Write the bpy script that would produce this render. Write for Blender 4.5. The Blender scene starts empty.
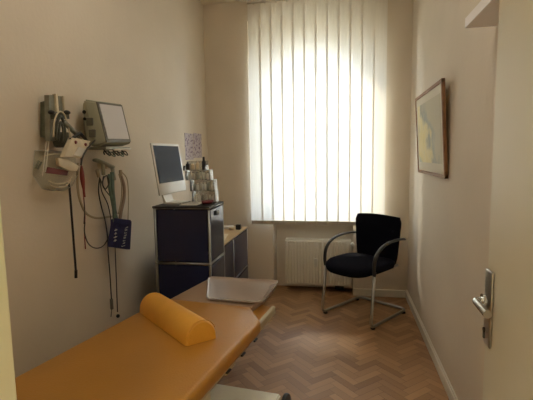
import bpy, bmesh, math, random
from math import sin, cos, pi, radians, sqrt
from mathutils import Vector, Matrix, Euler
random.seed(7)
scn = bpy.context.scene
COL = scn.collection

# ---------------------------------------------------------------- materials
def mat(name, color, rough=0.5, metal=0.0, noise=0.0, nscale=8.0, bump=0.0, bscale=60.0, coat=0.0, alpha=1.0, spec=0.5, sheen=0.0):
    m = bpy.data.materials.new(name); m.use_nodes = True
    nt = m.node_tree; b = nt.nodes['Principled BSDF']
    b.inputs['Base Color'].default_value = (*color, 1)
    b.inputs['Roughness'].default_value = rough
    b.inputs['Metallic'].default_value = metal
    b.inputs['Coat Weight'].default_value = coat
    b.inputs['Alpha'].default_value = alpha
    b.inputs['Specular IOR Level'].default_value = spec
    b.inputs['Sheen Weight'].default_value = sheen
    tc = nt.nodes.new('ShaderNodeTexCoord')
    if noise > 0:
        n = nt.nodes.new('ShaderNodeTexNoise'); n.inputs['Scale'].default_value = nscale; n.inputs['Detail'].default_value = 3
        nt.links.new(tc.outputs['Object'], n.inputs['Vector'])
        r = nt.nodes.new('ShaderNodeValToRGB')
        r.color_ramp.elements[0].position = .3; r.color_ramp.elements[1].position = .7
        r.color_ramp.elements[0].color = (*[c*(1-noise) for c in color], 1)
        r.color_ramp.elements[1].color = (*[min(1, c*(1+noise)) for c in color], 1)
        nt.links.new(n.outputs['Fac'], r.inputs['Fac']); nt.links.new(r.outputs['Color'], b.inputs['Base Color'])
    if bump > 0:
        n2 = nt.nodes.new('ShaderNodeTexNoise'); n2.inputs['Scale'].default_value = bscale
        nt.links.new(tc.outputs['Object'], n2.inputs['Vector'])
        bp = nt.nodes.new('ShaderNodeBump'); bp.inputs['Strength'].default_value = bump; bp.inputs['Distance'].default_value = .004
        nt.links.new(n2.outputs['Fac'], bp.inputs['Height']); nt.links.new(bp.outputs['Normal'], b.inputs['Normal'])
    return m

WALL = (.725, .65, .54)
M = {}
M['wall'] = mat('wall_paint', WALL, .85, noise=.035, nscale=2.2, bump=.25, bscale=45)
M['ceil'] = mat('ceiling_paint', (.72, .65, .52), .9, noise=.02)
M['trim'] = mat('trim_paint', (.70, .67, .58), .45, noise=.02)
M['door'] = mat('door_paint', (.72, .69, .57), .42, noise=.02, nscale=3)
M['jamb'] = mat('jamb_paint', (.90, .92, .68), .4, noise=.02)
M['chrome'] = mat('chrome', (.62, .62, .60), .16, 1.0, noise=.04, nscale=20)
M['cabtube'] = mat('cabinet_tube', (.30, .30, .28), .3, 1.0, noise=.05)
M['steel'] = mat('brushed_steel', (.55, .53, .48), .32, 1.0, noise=.06, nscale=30)
M['tube'] = mat('chair_tube_steel', (.40, .39, .36), .28, 1.0, noise=.04)
M['black'] = mat('black_plastic', (.012, .012, .013), .45, noise=.1)
M['armblack'] = mat('arm_plastic', (.016, .017, .018), .38, noise=.1)
M['fabric'] = mat('black_fabric', (.007, .007, .012), .95, noise=.25, nscale=180, bump=.5, bscale=400, spec=.05)
M['navy'] = mat('navy_steel', (.009, .015, .060), .15, noise=.08, nscale=4)
M['ctop'] = mat('cabinet_black_top', (.012, .012, .014), .5, noise=.1)
M['beige_top'] = mat('cabinet_beige_top', (.50, .36, .20), .45, noise=.08, nscale=10)
M['yellow'] = mat('orange_vinyl', (.46, .215, .030), .42, noise=.05, nscale=5, bump=.25, bscale=160, coat=.08)
M['roll'] = mat('roll_vinyl', (.76, .385, .05), .5, noise=.05, nscale=9, bump=.3, bscale=160)
M['footv'] = mat('taupe_cover', (.36, .25, .175), .38, noise=.06, nscale=8, bump=.2, bscale=60)
M['cream_metal'] = mat('cream_metal', (.82, .79, .64), .22, noise=.06, nscale=7, bump=1.0, bscale=22)
M['rail'] = mat('cream_rail', (.52, .46, .32), .4, noise=.06)
M['white_plastic'] = mat('white_plastic', (.68, .66, .60), .4, noise=.03)
M['imac'] = mat('imac_shell', (.66, .64, .58), .28, noise=.02, coat=.3)
M['monitor'] = mat('monitor_shell', (.36, .37, .28), .5, noise=.05, nscale=14)
M['bezel'] = mat('monitor_bezel', (.13, .13, .105), .5, noise=.05)
M['radiator'] = mat('radiator_enamel', (.74, .70, .60), .4, noise=.02)
M['metalgrey'] = mat('grey_green_metal', (.27, .28, .23), .45, .3, noise=.2, nscale=25)
M['paper'] = mat('paper', (.70, .68, .62), .8, noise=.04)
M['cardcream'] = mat('cream_card', (.68, .60, .44), .6, noise=.1, nscale=18)
M['darkgrey'] = mat('dark_green_grey', (.075, .08, .06), .5, .2, noise=.3, nscale=40)
M['plategreen'] = mat('mount_green_grey', (.15, .17, .13), .45, .3, noise=.3, nscale=30)
M['redband'] = mat('dark_red', (.15, .022, .018), .55, noise=.15)
M['redcable'] = mat('red_rubber', (.22, .03, .022), .5, noise=.1)
M['cable'] = mat('dark_cable', (.04, .036, .03), .5, noise=.1)
M['greencable'] = mat('green_cable', (.12, .19, .15), .5, noise=.2, nscale=30)
M['hose'] = mat('beige_hose', (.40, .34, .22), .5, noise=.08)
M['hose_dark'] = mat('brown_hose', (.28, .20, .14), .5, noise=.08)
M['cuff'] = mat('navy_cuff', (.018, .02, .085), .8, noise=.2, nscale=40, bump=.4, bscale=200)
M['cuffprint'] = mat('cuff_print', (.62, .64, .62), .7, noise=.05)
M['walnut'] = mat('walnut_frame', (.26, .125, .05), .6, noise=.25, nscale=30)
M['mount'] = mat('picture_mat', (.72, .68, .56), .8, noise=.02)
M['shelf'] = mat('shelf_white', (.86, .83, .83), .4, noise=.02)
M['redstuff'] = mat('dark_red_plastic', (.16, .02, .025), .4, noise=.1)
M['glassy_grey'] = mat('grey_vials', (.62, .62, .55), .25, noise=.3, nscale=60)
M['lens'] = mat('lens_dark', (.02, .02, .02), .1, noise=.1)
M['window_paint'] = mat('window_frame_paint', (.72, .70, .62), .4, noise=.02)
M['stone'] = mat('outside_plaster', (.78, .62, .40), .9, noise=.05)

def clear_mat(name, tint, gloss=.12, rough=.08, opacity=.0, body=(.5, .5, .5), ior=1.45):
    m = bpy.data.materials.new(name); m.use_nodes = True; nt = m.node_tree; nt.nodes.clear()
    out = nt.nodes.new('ShaderNodeOutputMaterial')
    t = nt.nodes.new('ShaderNodeBsdfTransparent'); t.inputs['Color'].default_value = (*tint, 1)
    g = nt.nodes.new('ShaderNodeBsdfGlossy'); g.inputs['Roughness'].default_value = rough
    d = nt.nodes.new('ShaderNodeBsdfDiffuse'); d.inputs['Color'].default_value = (*body, 1)
    tc = nt.nodes.new('ShaderNodeTexCoord'); n = nt.nodes.new('ShaderNodeTexNoise'); n.inputs['Scale'].default_value = 9
    nt.links.new(tc.outputs['Object'], n.inputs['Vector'])
    bp = nt.nodes.new('ShaderNodeBump'); bp.inputs['Strength'].default_value = .3; bp.inputs['Distance'].default_value = .004
    nt.links.new(n.outputs['Fac'], bp.inputs['Height']); nt.links.new(bp.outputs['Normal'], g.inputs['Normal'])
    m1 = nt.nodes.new('ShaderNodeMixShader'); m1.inputs['Fac'].default_value = opacity
    nt.links.new(t.outputs[0], m1.inputs[1]); nt.links.new(d.outputs[0], m1.inputs[2])
    m2 = nt.nodes.new('ShaderNodeMixShader'); fr = nt.nodes.new('ShaderNodeFresnel'); fr.inputs['IOR'].default_value = ior
    ad = nt.nodes.new('ShaderNodeMath'); ad.operation = 'ADD'; ad.inputs[1].default_value = gloss
    nt.links.new(fr.outputs[0], ad.inputs[0]); nt.links.new(ad.outputs[0], m2.inputs['Fac'])
    nt.links.new(m1.outputs[0], m2.inputs[1]); nt.links.new(g.outputs[0], m2.inputs[2])
    nt.links.new(m2.outputs[0], out.inputs['Surface'])
    return m
M['glass'] = clear_mat('window_glass', (.96, .98, .98), 0.0, .0)
M['acrylic'] = clear_mat('clear_acrylic', (.94, .95, .94), .05, .1, .2, (.75, .75, .70))
M['plate'] = clear_mat('clear_plastic_sheet', (.94, .90, .88), .08, .2, .42, (.76, .60, .52))
M['basket'] = clear_mat('clear_basket', (.95, .96, .93), .0, .35, .08, (.62, .60, .50), 1.12)

def screen_mat(name, color, rough, emis=None, reflection_bands=False):
    m = mat(name, color, rough, spec=.5)
    nt = m.node_tree; b = nt.nodes['Principled BSDF']; b.inputs['IOR'].default_value = 1.12
    if reflection_bands:  # blind's reflection painted into the base colour as uneven tone
        tc = nt.nodes.new('ShaderNodeTexCoord'); w = nt.nodes.new('ShaderNodeTexNoise'); w.inputs['Scale'].default_value = 3
        nt.links.new(tc.outputs['Object'], w.inputs['Vector'])
        r = nt.nodes.new('ShaderNodeValToRGB')
        r.color_ramp.elements[0].color = (*[c*.7 for c in color], 1); r.color_ramp.elements[1].color = (*[c*1.3 for c in color], 1)
        nt.links.new(w.outputs['Fac'], r.inputs['Fac']); nt.links.new(r.outputs['Color'], b.inputs['Base Color'])
    return m
M['imac_screen'] = screen_mat('computer_screen', (.020, .028, .050), .06, reflection_bands=True)
M['mon_screen'] = screen_mat('monitor_screen', (.62, .60, .60), .3)

def blind_mat():
    m = bpy.data.materials.new('blind_fabric'); m.use_nodes = True; nt = m.node_tree; nt.nodes.clear()
    out = nt.nodes.new('ShaderNodeOutputMaterial')
    tc = nt.nodes.new('ShaderNodeTexCoord'); n = nt.nodes.new('ShaderNodeTexNoise')
    mp = nt.nodes.new('ShaderNodeMapping'); mp.inputs['Scale'].default_value = (260, 260, 4)
    nt.links.new(tc.outputs['Object'], mp.inputs['Vector']); nt.links.new(mp.outputs[0], n.inputs['Vector']); n.inputs['Scale'].default_value = 1
    r = nt.nodes.new('ShaderNodeValToRGB')
    r.color_ramp.elements[0].color = (.75, .715, .65, 1); r.color_ramp.elements[1].color = (.89, .865, .815, 1)
    nt.links.new(n.outputs['Fac'], r.inputs['Fac'])
    d = nt.nodes.new('ShaderNodeBsdfDiffuse'); t = nt.nodes.new('ShaderNodeBsdfTranslucent')
    nt.links.new(r.outputs['Color'], d.inputs['Color']); nt.links.new(r.outputs['Color'], t.inputs['Color'])
    rf = nt.nodes.new('ShaderNodeBsdfRefraction'); rf.inputs['IOR'].default_value = 1.22; rf.inputs['Roughness'].default_value = .8
    rf.inputs['Color'].default_value = (.85, .84, .80, 1)
    m1 = nt.nodes.new('ShaderNodeMixShader'); m1.inputs['Fac'].default_value = .33
    nt.links.new(d.outputs[0], m1.inputs[1]); nt.links.new(t.outputs[0], m1.inputs[2])
    m2 = nt.nodes.new('ShaderNodeMixShader'); m2.inputs['Fac'].default_value = .02
    nt.links.new(m1.outputs[0], m2.inputs[1]); nt.links.new(rf.outputs[0], m2.inputs[2])
    nt.links.new(m2.outputs[0], out.inputs['Surface'])
    return m
M['blind'] = blind_mat()
M['weight'] = mat('blind_weight_pocket', (.50, .45, .36), .7, noise=.05)

def parquet():
    m = bpy.data.materials.new('herringbone_parquet'); m.use_nodes = True; nt = m.node_tree; b = nt.nodes['Principled BSDF']
    N = nt.nodes; L = nt.links
    def math_(op, a, c=None, d=None):
        x = N.new('ShaderNodeMath'); x.operation = op
        for i, v in enumerate((a, c, d)):
            if v is None: continue
            if isinstance(v, (int, float)): x.inputs[i].default_value = v
            else: L.new(v, x.inputs[i])
        return x.outputs[0]
    tc = N.new('ShaderNodeTexCoord'); mp = N.new('ShaderNodeMapping'); mp.vector_type = 'TEXTURE'
    W_ = .050; n = 4
    mp.inputs['Rotation'].default_value = (0, 0, radians(43)); mp.inputs['Location'].default_value = (.013, .02, 0)
    L.new(tc.outputs['Object'], mp.inputs['Vector'])
    sp = N.new('ShaderNodeSeparateXYZ'); L.new(mp.outputs[0], sp.inputs[0])
    x = math_('DIVIDE', sp.outputs[0], W_); y = math_('DIVIDE', sp.outputs[1], W_)
    i = math_('FLOOR', x); j = math_('FLOOR', y); fx = math_('SUBTRACT', x, i); fy = math_('SUBTRACT', y, j)
    k = math_('FLOORED_MODULO', math_('SUBTRACT', i, j), 2*n)
    vert = math_('GREATER_THAN', k, n-.5)
    # horizontal
    alh = math_('ADD', k, fx); idhx = math_('SUBTRACT', i, k); idhy = j
    kv = math_('SUBTRACT', 2*n-1, k)
    alv = math_('ADD', kv, fy); idvx = i; idvy = math_('SUBTRACT', j, kv)
    def mix(a, c):  # vert? c : a
        return math_('ADD', math_('MULTIPLY', a, math_('SUBTRACT', 1, vert)), math_('MULTIPLY', c, vert))
    al = mix(alh, alv); ac = mix(fy, fx); ix = mix(idhx, idvx); iy = mix(idhy, idvy)
    # seams
    e1 = math_('MINIMUM', ac, math_('SUBTRACT', 1, ac)); e2 = math_('MINIMUM', al, math_('SUBTRACT', n, al))
    e = math_('MINIMUM', e1, e2)
    seam = math_('LESS_THAN', e, .028)
    cmb = N.new('ShaderNodeCombineXYZ'); L.new(ix, cmb.inputs[0]); L.new(iy, cmb.inputs[1]); L.new(vert, cmb.inputs[2])
    wn = N.new('ShaderNodeTexWhiteNoise'); L.new(cmb.outputs[0], wn.inputs['Vector'])
    # grain
    gv = N.new('ShaderNodeCombineXYZ'); L.new(math_('MULTIPLY', al, .5), gv.inputs[0]); L.new(math_('MULTIPLY', ac, 9), gv.inputs[1]); L.new(math_('MULTIPLY', wn.outputs['Value'], 50), gv.inputs[2])
    gn = N.new('ShaderNodeTexNoise'); gn.inputs['Scale'].default_value = 1.0; gn.inputs['Detail'].default_value = 4; L.new(gv.outputs[0], gn.inputs['Vector'])
    fac = math_('ADD', math_('MULTIPLY', wn.outputs['Value'], .62), math_('MULTIPLY', gn.outputs['Fac'], .38))
    r = N.new('ShaderNodeValToRGB')
    r.color_ramp.elements[0].position = .15; r.color_ramp.elements[1].position = .85
    r.color_ramp.elements[0].color = (.25, .132, .062, 1); r.color_ramp.elements[1].color = (.45, .262, .128, 1)
    L.new(fac, r.inputs['Fac'])
    mx = N.new('ShaderNodeMix'); mx.data_type = 'RGBA'; L.new(math_('MULTIPLY', seam, .55), mx.inputs['Factor'])
    L.new(r.outputs['Color'], mx.inputs['A']); mx.inputs['B'].default_value = (.08, .04, .022, 1)
    L.new(mx.outputs['Result'], b.inputs['Base Color'])
    b.inputs['Roughness'].default_value = .42
    rr = math_('ADD', math_('MULTIPLY', gn.outputs['Fac'], .25), .33); L.new(rr, b.inputs['Roughness'])
    bp = N.new('ShaderNodeBump'); bp.inputs['Strength'].default_value = .35; bp.inputs['Distance'].default_value = .002
    L.new(math_('SUBTRACT', 1, seam), bp.inputs['Height']); L.new(bp.outputs[0], b.inputs['Normal'])
    return m
M['floor'] = parquet()

def print_mat():  # lilac poster with lines of small purple writing-like marks
    m = mat('wall_note_paper', (.60, .56, .60), .8)
    nt = m.node_tree; b = nt.nodes['Principled BSDF']; tc = nt.nodes.new('ShaderNodeTexCoord')
    mp = nt.nodes.new('ShaderNodeMapping'); mp.inputs['Scale'].default_value = (1, 22, 30); nt.links.new(tc.outputs['Object'], mp.inputs['Vector'])
    n = nt.nodes.new('ShaderNodeTexNoise'); n.inputs['Scale'].default_value = 1.6; n.inputs['Detail'].default_value = 2; nt.links.new(mp.outputs[0], n.inputs['Vector'])
    r = nt.nodes.new('ShaderNodeValToRGB'); r.color_ramp.elements[0].position = .36; r.color_ramp.elements[1].position = .50
    r.color_ramp.elements[0].color = (.20, .14, .22, 1); r.color_ramp.elements[1].color = (.58, .52, .56, 1)
    nt.links.new(n.outputs['Fac'], r.inputs['Fac']); nt.links.new(r.outputs['Color'], b.inputs['Base Color'])
    return m
M['note'] = print_mat()

def art_mat():  # pale yellow watercolour with a blue grey lower left
    m = mat('watercolour_print', (.6, .55, .3), .35, coat=.6)
    nt = m.node_tree; b = nt.nodes['Principled BSDF']; tc = nt.nodes.new('ShaderNodeTexCoord')
    n = nt.nodes.new('ShaderNodeTexNoise'); n.inputs['Scale'].default_value = 4.5; n.inputs['Detail'].default_value = 5; nt.links.new(tc.outputs['Object'], n.inputs['Vector'])
    sp = nt.nodes.new('ShaderNodeSeparateXYZ'); nt.links.new(tc.outputs['Object'], sp.inputs[0])
    def math_(op, a, c):
        x = nt.nodes.new('ShaderNodeMath'); x.operation = op
        for i, v in enumerate((a, c)):
            if isinstance(v, (int, float)): x.inputs[i].default_value = v
            else: nt.links.new(v, x.inputs[i])
        return x.outputs[0]
    # object y grows towards window (left in the photo)
    v = math_('ADD', math_('MULTIPLY', sp.outputs[1], -.95), math_('MULTIPLY', sp.outputs[2], 1.0))
    v = math_('ADD', v, math_('MULTIPLY', math_('SUBTRACT', n.outputs['Fac'], .5), 1.1))
    v = math_('ADD', v, .52)
    r = nt.nodes.new('ShaderNodeValToRGB')
    b.inputs['Coat Weight'].default_value = 0; b.inputs['Roughness'].default_value = .6; b.inputs['IOR'].default_value = 1.2
    els = [(.18, (.38, .46, .46)), (.38, (.55, .60, .48)), (.5, (.80, .70, .36)), (.64, (.84, .76, .48)), (.75, (.42, .45, .40)), (.9, (.60, .57, .44))]
    r.color_ramp.elements[0].position = els[0][0]; r.color_ramp.elements[0].color = (*els[0][1], 1)
    r.color_ramp.elements[1].position = els[-1][0]; r.color_ramp.elements[1].color = (*els[-1][1], 1)
    for p, c in els[1:-1]:
        e = r.color_ramp.elements.new(p); e.color = (*c, 1)
    nt.links.new(v, r.inputs['Fac']); nt.links.new(r.outputs['Color'], b.inputs['Base Color'])
    return m
M['art'] = art_mat()

# ---------------------------------------------------------------- mesh helpers
def box(bm, x0, x1, y0, y1, z0, z1, bev=0.0, seg=2, mtx=None):
    vs = [bm.verts.new((x, y, z)) for x in (x0, x1) for y in (y0, y1) for z in (z0, z1)]
    f = [(0, 1, 3, 2), (4, 6, 7, 5), (0, 4, 5, 1), (2, 3, 7, 6), (0, 2, 6, 4), (1, 5, 7, 3)]
    fs = [bm.faces.new([vs[i] for i in q]) for q in f]
    bmesh.ops.recalc_face_normals(bm, faces=fs)
    geo = list(vs)
    if bev > 0:
        es = list({e for q in fs for e in q.edges})
        res = bmesh.ops.bevel(bm, geom=es, offset=bev, segments=seg, affect='EDGES', profile=.5)
        geo = list({v for q in res['faces'] for v in q.verts} | {v for v in vs if v.is_valid})
    if mtx is not None: bmesh.ops.transform(bm, matrix=mtx, verts=geo)
    return geo

def prism(bm, pts, axis, a, b, bev=0, seg=2):
    """extrude closed 2D polygon along axis ('x','y','z') from a to b"""
    def P(p, t):
        return {'x': (t, p[0], p[1]), 'y': (p[0], t, p[1]), 'z': (p[0], p[1], t)}[axis]
    A = [bm.verts.new(P(p, a)) for p in pts]; B = [bm.verts.new(P(p, b)) for p in pts]
    n = len(pts); fs = [bm.faces.new(A), bm.faces.new(B)]
    for i in range(n): fs.append(bm.faces.new([A[i], A[(i+1) % n], B[(i+1) % n], B[i]]))
    bmesh.ops.recalc_face_normals(bm, faces=fs)
    if bev > 0:
        es = list(set(list(fs[0].edges) + list(fs[1].edges)))
        bmesh.ops.bevel(bm, geom=es, offset=bev, segments=seg, affect='EDGES', profile=.5)
    return A + B

def smooth_path(pts, closed=False, sub=6):
    P = [Vector(p) for p in pts]; n = len(P); out = []
    if n < 3: return P
    rng = range(n) if closed else range(n-1)
    for i in rng:
        p0 = P[(i-1) % n] if (closed or i > 0) else P[0]*2-P[1]
        p1 = P[i]; p2 = P[(i+1) % n]
        p3 = P[(i+2) % n] if (closed or i+2 < n) else P[n-1]*2-P[n-2]
        for s in range(sub):
            t = s/sub
            out.append(.5*((2*p1)+(-p0+p2)*t+(2*p0-5*p1+4*p2-p3)*t*t+(-p0+3*p1-3*p2+p3)*t**3))
    if not closed: out.append(P[-1])
    return out

def fillet(pts, r, seg=6):
    P = [Vector(p) for p in pts]; out = [P[0]]
    for i in range(1, len(P)-1):
        a = (P[i-1]-P[i]); b = (P[i+1]-P[i]); rr = min(r, a.length*.45, b.length*.45)
        A = P[i]+a.normalized()*rr; B = P[i]+b.normalized()*rr
        for s in range(seg+1):
            t = s/seg; out.append((1-t)**2*A+2*t*(1-t)*P[i]+t*t*B)
    out.append(P[-1]); return out

def tube(bm, path, r, seg=10, r2=None, closed=False, rfun=None):
    P = [Vector(p) for p in path]; n = len(P); rings = []
    up = Vector((0, 0, 1)); prev = None
    for i, p in enumerate(P):
        if closed: d = P[(i+1) % n]-P[i-1]
        else: d = (P[min(i+1, n-1)]-P[max(i-1, 0)])
        if d.length < 1e-9: d = Vector((0, 0, 1))
        d.normalize()
        if prev is None:
            a = d.cross(up if abs(d.z) < .9 else Vector((1, 0, 0))).normalized()
        else:
            a = (prev - d*prev.dot(d))
            a = a.normalized() if a.length > 1e-6 else d.orthogonal().normalized()
        prev = a; b = d.cross(a)
        rr = r if rfun is None else rfun(i/(n-1))
        rb = rr if r2 is None else r2
        rings.append([bm.verts.new(p + a*cos(2*pi*k/seg)*rr + b*sin(2*pi*k/seg)*rb) for k in range(seg)])
    for i in range(n if closed else n-1):
        A = rings[i]; B = rings[(i+1) % n]
        for k in range(seg): bm.faces.new([A[k], A[(k+1) % seg], B[(k+1) % seg], B[k]])
    if not closed: bm.faces.new(rings[0][::-1]); bm.faces.new(rings[-1])
    return rings

def lathe(bm, prof, center, axis='z', seg=20):
    c = Vector(center); rings = []
    for r, t in prof:
        ring = []
        for k in range(seg):
            a = 2*pi*k/seg; u, v = cos(a)*r, sin(a)*r
            p = {'z': (u, v, t), 'x': (t, u, v), 'y': (u, t, v)}[axis]
            ring.append(bm.verts.new(c+Vector(p)))
        rings.append(ring)
    fs = []
    for A, B in zip(rings, rings[1:]):
        for k in range(seg): fs.append(bm.faces.new([A[k], A[(k+1) % seg], B[(k+1) % seg], B[k]]))
    fs.append(bm.faces.new(rings[0])); fs.append(bm.faces.new(rings[-1]))
    bmesh.ops.recalc_face_normals(bm, faces=fs)

def obj(name, bm, m, parent=None, smooth=False, origin=None):
    if origin is not None:
        bmesh.ops.translate(bm, verts=bm.verts, vec=-Vector(origin))
    bmesh.ops.recalc_face_normals(bm, faces=bm.faces)
    me = bpy.data.meshes.new(name); bm.to_mesh(me); bm.free()
    me.materials.append(M[m] if isinstance(m, str) else m)
    if smooth:
        me.polygons.foreach_set('use_smooth', [True]*len(me.polygons))
    o = bpy.data.objects.new(name, me); COL.objects.link(o)
    if smooth == 'auto':
        md = o.modifiers.new('es', 'EDGE_SPLIT'); md.split_angle = radians(35)
    if origin is not None: o.location = origin
    if parent is not None:
        o.parent = parent
        if origin is not None: o.location = Vector(origin)   # parents sit unrotated with identity inverse
    return o

def bmn(): return bmesh.new()
def tag(o, label, cat, group=None):
    o['label'] = label; o['category'] = cat
    if group: o['group'] = group
    return o
def thing(name, label, cat, loc=(0, 0, 0), rotz=0, group=None):
    o = bpy.data.objects.new(name, None); COL.objects.link(o); o.location = loc; o.rotation_euler = (0, 0, rotz)
    o.empty_display_size = .1
    return tag(o, label, cat, group)
def part(name, bm, m, parent, smooth=False):
    """mesh given in world coordinates; parent is an unrotated empty/mesh"""
    base = world_loc(parent)
    bmesh.ops.translate(bm, verts=bm.verts, vec=-base)
    return obj(name, bm, m, parent, smooth)
def world_loc(o):
    v = Vector((0, 0, 0))
    while o is not None: v += o.location; o = o.parent
    return v
def struct(name, bm, m, parent=None):
    o = obj(name, bm, m, parent)
    if parent is None: o['kind'] = 'structure'
    return o
def dup(root, loc, label=None):
    r = root.copy(); COL.objects.link(r); r.location = loc
    if label: r['label'] = label
    for ch in list(root.children):
        c = ch.copy(); COL.objects.link(c); c.parent = r
        for g in ch.children:
            d = g.copy(); COL.objects.link(d); d.parent = c
    return r

# ---------------------------------------------------------------- room shell
XL, XR, YB, YF, H = -1.376, .61, 4.13, .30, 2.885
CX0, CX1, CY0 = -1.0, 1.0, -1.9       # corridor behind the camera
b = bmn(); box(b, -1.6, 1.15, -2.1, 4.75, -.12, 0); struct('floor', b, 'floor')
b = bmn(); box(b, -1.6, 1.15, -2.1, 4.75, H, H+.12); struct('ceiling', b, 'ceil')
b = bmn(); box(b, XL-.15, XL, .18, 4.13, 0, H); struct('wall_left', b, 'wall')
b = bmn(); box(b, XR, XR+.15, .18, 4.13, 0, H); struct('wall_right', b, 'wall')
# front wall with the doorway the camera stands in
DX0, DX1, DZ = -.4505, .355, 2.08
b = bmn(); box(b, XL-.15, DX0, .14, YF, 0, H); box(b, DX1, XR+.15, .14, YF, 0, H); box(b, DX0, DX1, .14, YF, DZ, H)
struct('wall_front', b, 'wall')
b = bmn(); box(b, -1.6, 1.15, -2.1, CY0, 0, H); struct('wall_corridor_end', b, 'wall')
b = bmn(); box(b, CX0-.12, CX0, CY0, .14, 0, H); struct('wall_corridor_left', b, 'wall')
b = bmn(); box(b, CX1, CX1+.12, CY0, .14, 0, H); struct('wall_corridor_right', b, 'wall')
# door casing (left jamb shows in the photo)
b = bmn(); box(b, DX0-.06, DX0+.029, .12, .452, 0, DZ+.06, .004); box(b, DX0, DX0+.034, .12, .40, 0, DZ, .003)
struct('trim_1', b, 'jamb')
b = bmn(); box(b, DX1+.022, DX1+.08, .12, .335, 0, DZ+.06, .004); struct('trim_2', b, 'jamb')
b = bmn(); box(b, DX0-.06, DX1+.08, .12, .335, DZ+.03, DZ+.09, .004); struct('trim_3', b, 'jamb')

def arch_z(x, x0, x1, spring, crown):
    c = (x0+x1)/2; hw = (x1-x0)/2; s = crown-spring; R = (hw*hw+s*s)/(2*s)
    return crown-R+sqrt(max(R*R-(x-c)**2, 0))
def arch_fill(bm, x0, x1, spring, crown, ztop, y0, y1, n=28):
    pts = [(x0+(x1-x0)*i/n) for i in range(n+1)]
    for a, c in zip(pts, pts[1:]):
        za, zc = arch_z(a, x0, x1, spring, crown), arch_z(c, x0, x1, spring, crown)
        prism(bm, [(a, za), (c, zc), (c, ztop), (a, ztop)], 'y', y0, y1)
RX0, RX1 = -.93, .385               # recess opening
NX0, NX1 = -.705, .094              # radiator niche
SILL = .735
b = bmn()
box(b, -1.6, RX0, YB, 4.5, 0, H); box(b, RX1, 1.15, YB, 4.5, 0, H)
box(b, RX0, NX0, YB, 4.5, 0, SILL-.03); box(b, NX1, RX1, YB, 4.5, 0, SILL-.03)
box(b, NX0, NX1, 4.34, 4.5, 0, SILL-.03)
arch_fill(b, RX0, RX1, 2.70, 2.862, H, YB, 4.5)
WX0, WX1 = -.93, .27
box(b, -1.6, WX0, 4.5, 4.72, 0, H); box(b, WX1, 1.15, 4.5, 4.72, 0, H); box(b, WX0, WX1, 4.5, 4.72, 0, SILL)
arch_fill(b, WX0, WX1, 2.2, 2.60, H, 4.5, 4.72)
struct('wall_back', b, 'wall')
b = bmn(); box(b, RX0+.001, RX1-.001, 4.145, 4.5, SILL-.03, SILL, .004); struct('trim_4', b, 'trim')
# window
b = bmn()
fy0, fy1 = 4.58, 4.64
n = 28; xs = [WX0+(WX1-WX0)*i/n for i in range(n+1)]
for a, c in zip(xs, xs[1:]):
    za, zc = arch_z(a, WX0, WX1, 2.2, 2.60), arch_z(c, WX0, WX1, 2.2, 2.60)
    prism(b, [(a, za-.06), (c, zc-.06), (c, zc), (a, za)], 'y', fy0, fy1)
box(b, WX0, WX0+.06, fy0, fy1, SILL, 2.2); box(b, WX1-.06, WX1, fy0, fy1, SILL, 2.2)
box(b, WX0, WX1, fy0, fy1, SILL, SILL+.07)
mx = (WX0+WX1)/2
box(b, mx-.02, mx+.02, fy0-.01, fy1, SILL, 2.58)
wf = struct('window_1', b, 'window_paint')
b = bmn(); box(b, WX0+.01, WX1-.01, 4.606, 4.612, SILL+.01, 2.2)
arch_b = [(x, arch_z(x, WX0, WX1, 2.2, 2.60)-.01) for x in xs]
obj('window_glass', b, 'glass', wf)
b = bmn(); prism(b, [(xs[0]+.01, 2.2)]+[(x, max(z, 2.201)) for x, z in arch_b[1:-1]]+[(xs[-1]-.01, 2.2)], 'y', 4.606, 4.612)
obj('window_glass', b, 'glass', wf)
# baseboards
b = bmn(); box(b, XR-.016, XR, .335, YB, 0, .068, .004); box(b, XR-.010, XR, .335, YB, .068, .080, .003); struct('baseboard_right', b, 'trim')
b = bmn(); box(b, XL, XL+.016, .335, YB, 0, .068, .004); struct('baseboard_left', b, 'trim')
b = bmn(); box(b, NX1, XR-.016, YB-.016, YB, 0, .072, .004); struct('baseboard_back', b, 'trim')
b = bmn(); box(b, XL+.016, NX0, YB-.016, YB, 0, .072, .004); struct('baseboard_back_left', b, 'trim')

# ---------------------------------------------------------------- door leaf and handle
dx = .336
b = bmn(); box(b, dx, dx+.04, .337, 1.045, .008, 2.05, .002)
door = struct('door_1', b, 'door')
t_handle = None
b = bmn()
box(b, dx-.006, dx, .998, 1.043, .947, 1.128, .004, 3)
plate = obj('handle_plate', b, 'steel', door, True)
plate.modifiers.new('es', 'EDGE_SPLIT').split_angle = radians(35)
b = bmn()
HZ = 1.055
tube(b, fillet([(dx-.008, 1.020, HZ), (dx-.032, 1.020, HZ), (dx-.032, .935, HZ-.002)], .012), .009, 14)
lathe(b, [(.016, 0), (.016, .006), (.012, .008)], (dx-.018, 1.020, HZ), 'x', 18)
obj('door_handle', b, 'chrome', plate, 'auto')
b = bmn(); lathe(b, [(.006, 0), (.006, .003)], (dx-.0125, 1.020, .985), 'x', 12)
obj('keyhole', b, 'lens', plate)
b = bmn(); box(b, dx-.0125, dx-.009, 1.017, 1.023, .965, .985); obj('keyhole', b, 'lens', plate)
for z in (.25, 1.75):
    b = bmn(); tube(b, [(dx+.008, .33, z-.05), (dx+.008, .33, z+.05)], .007, 10); obj('hinge', b, 'steel', door, True)

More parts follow.
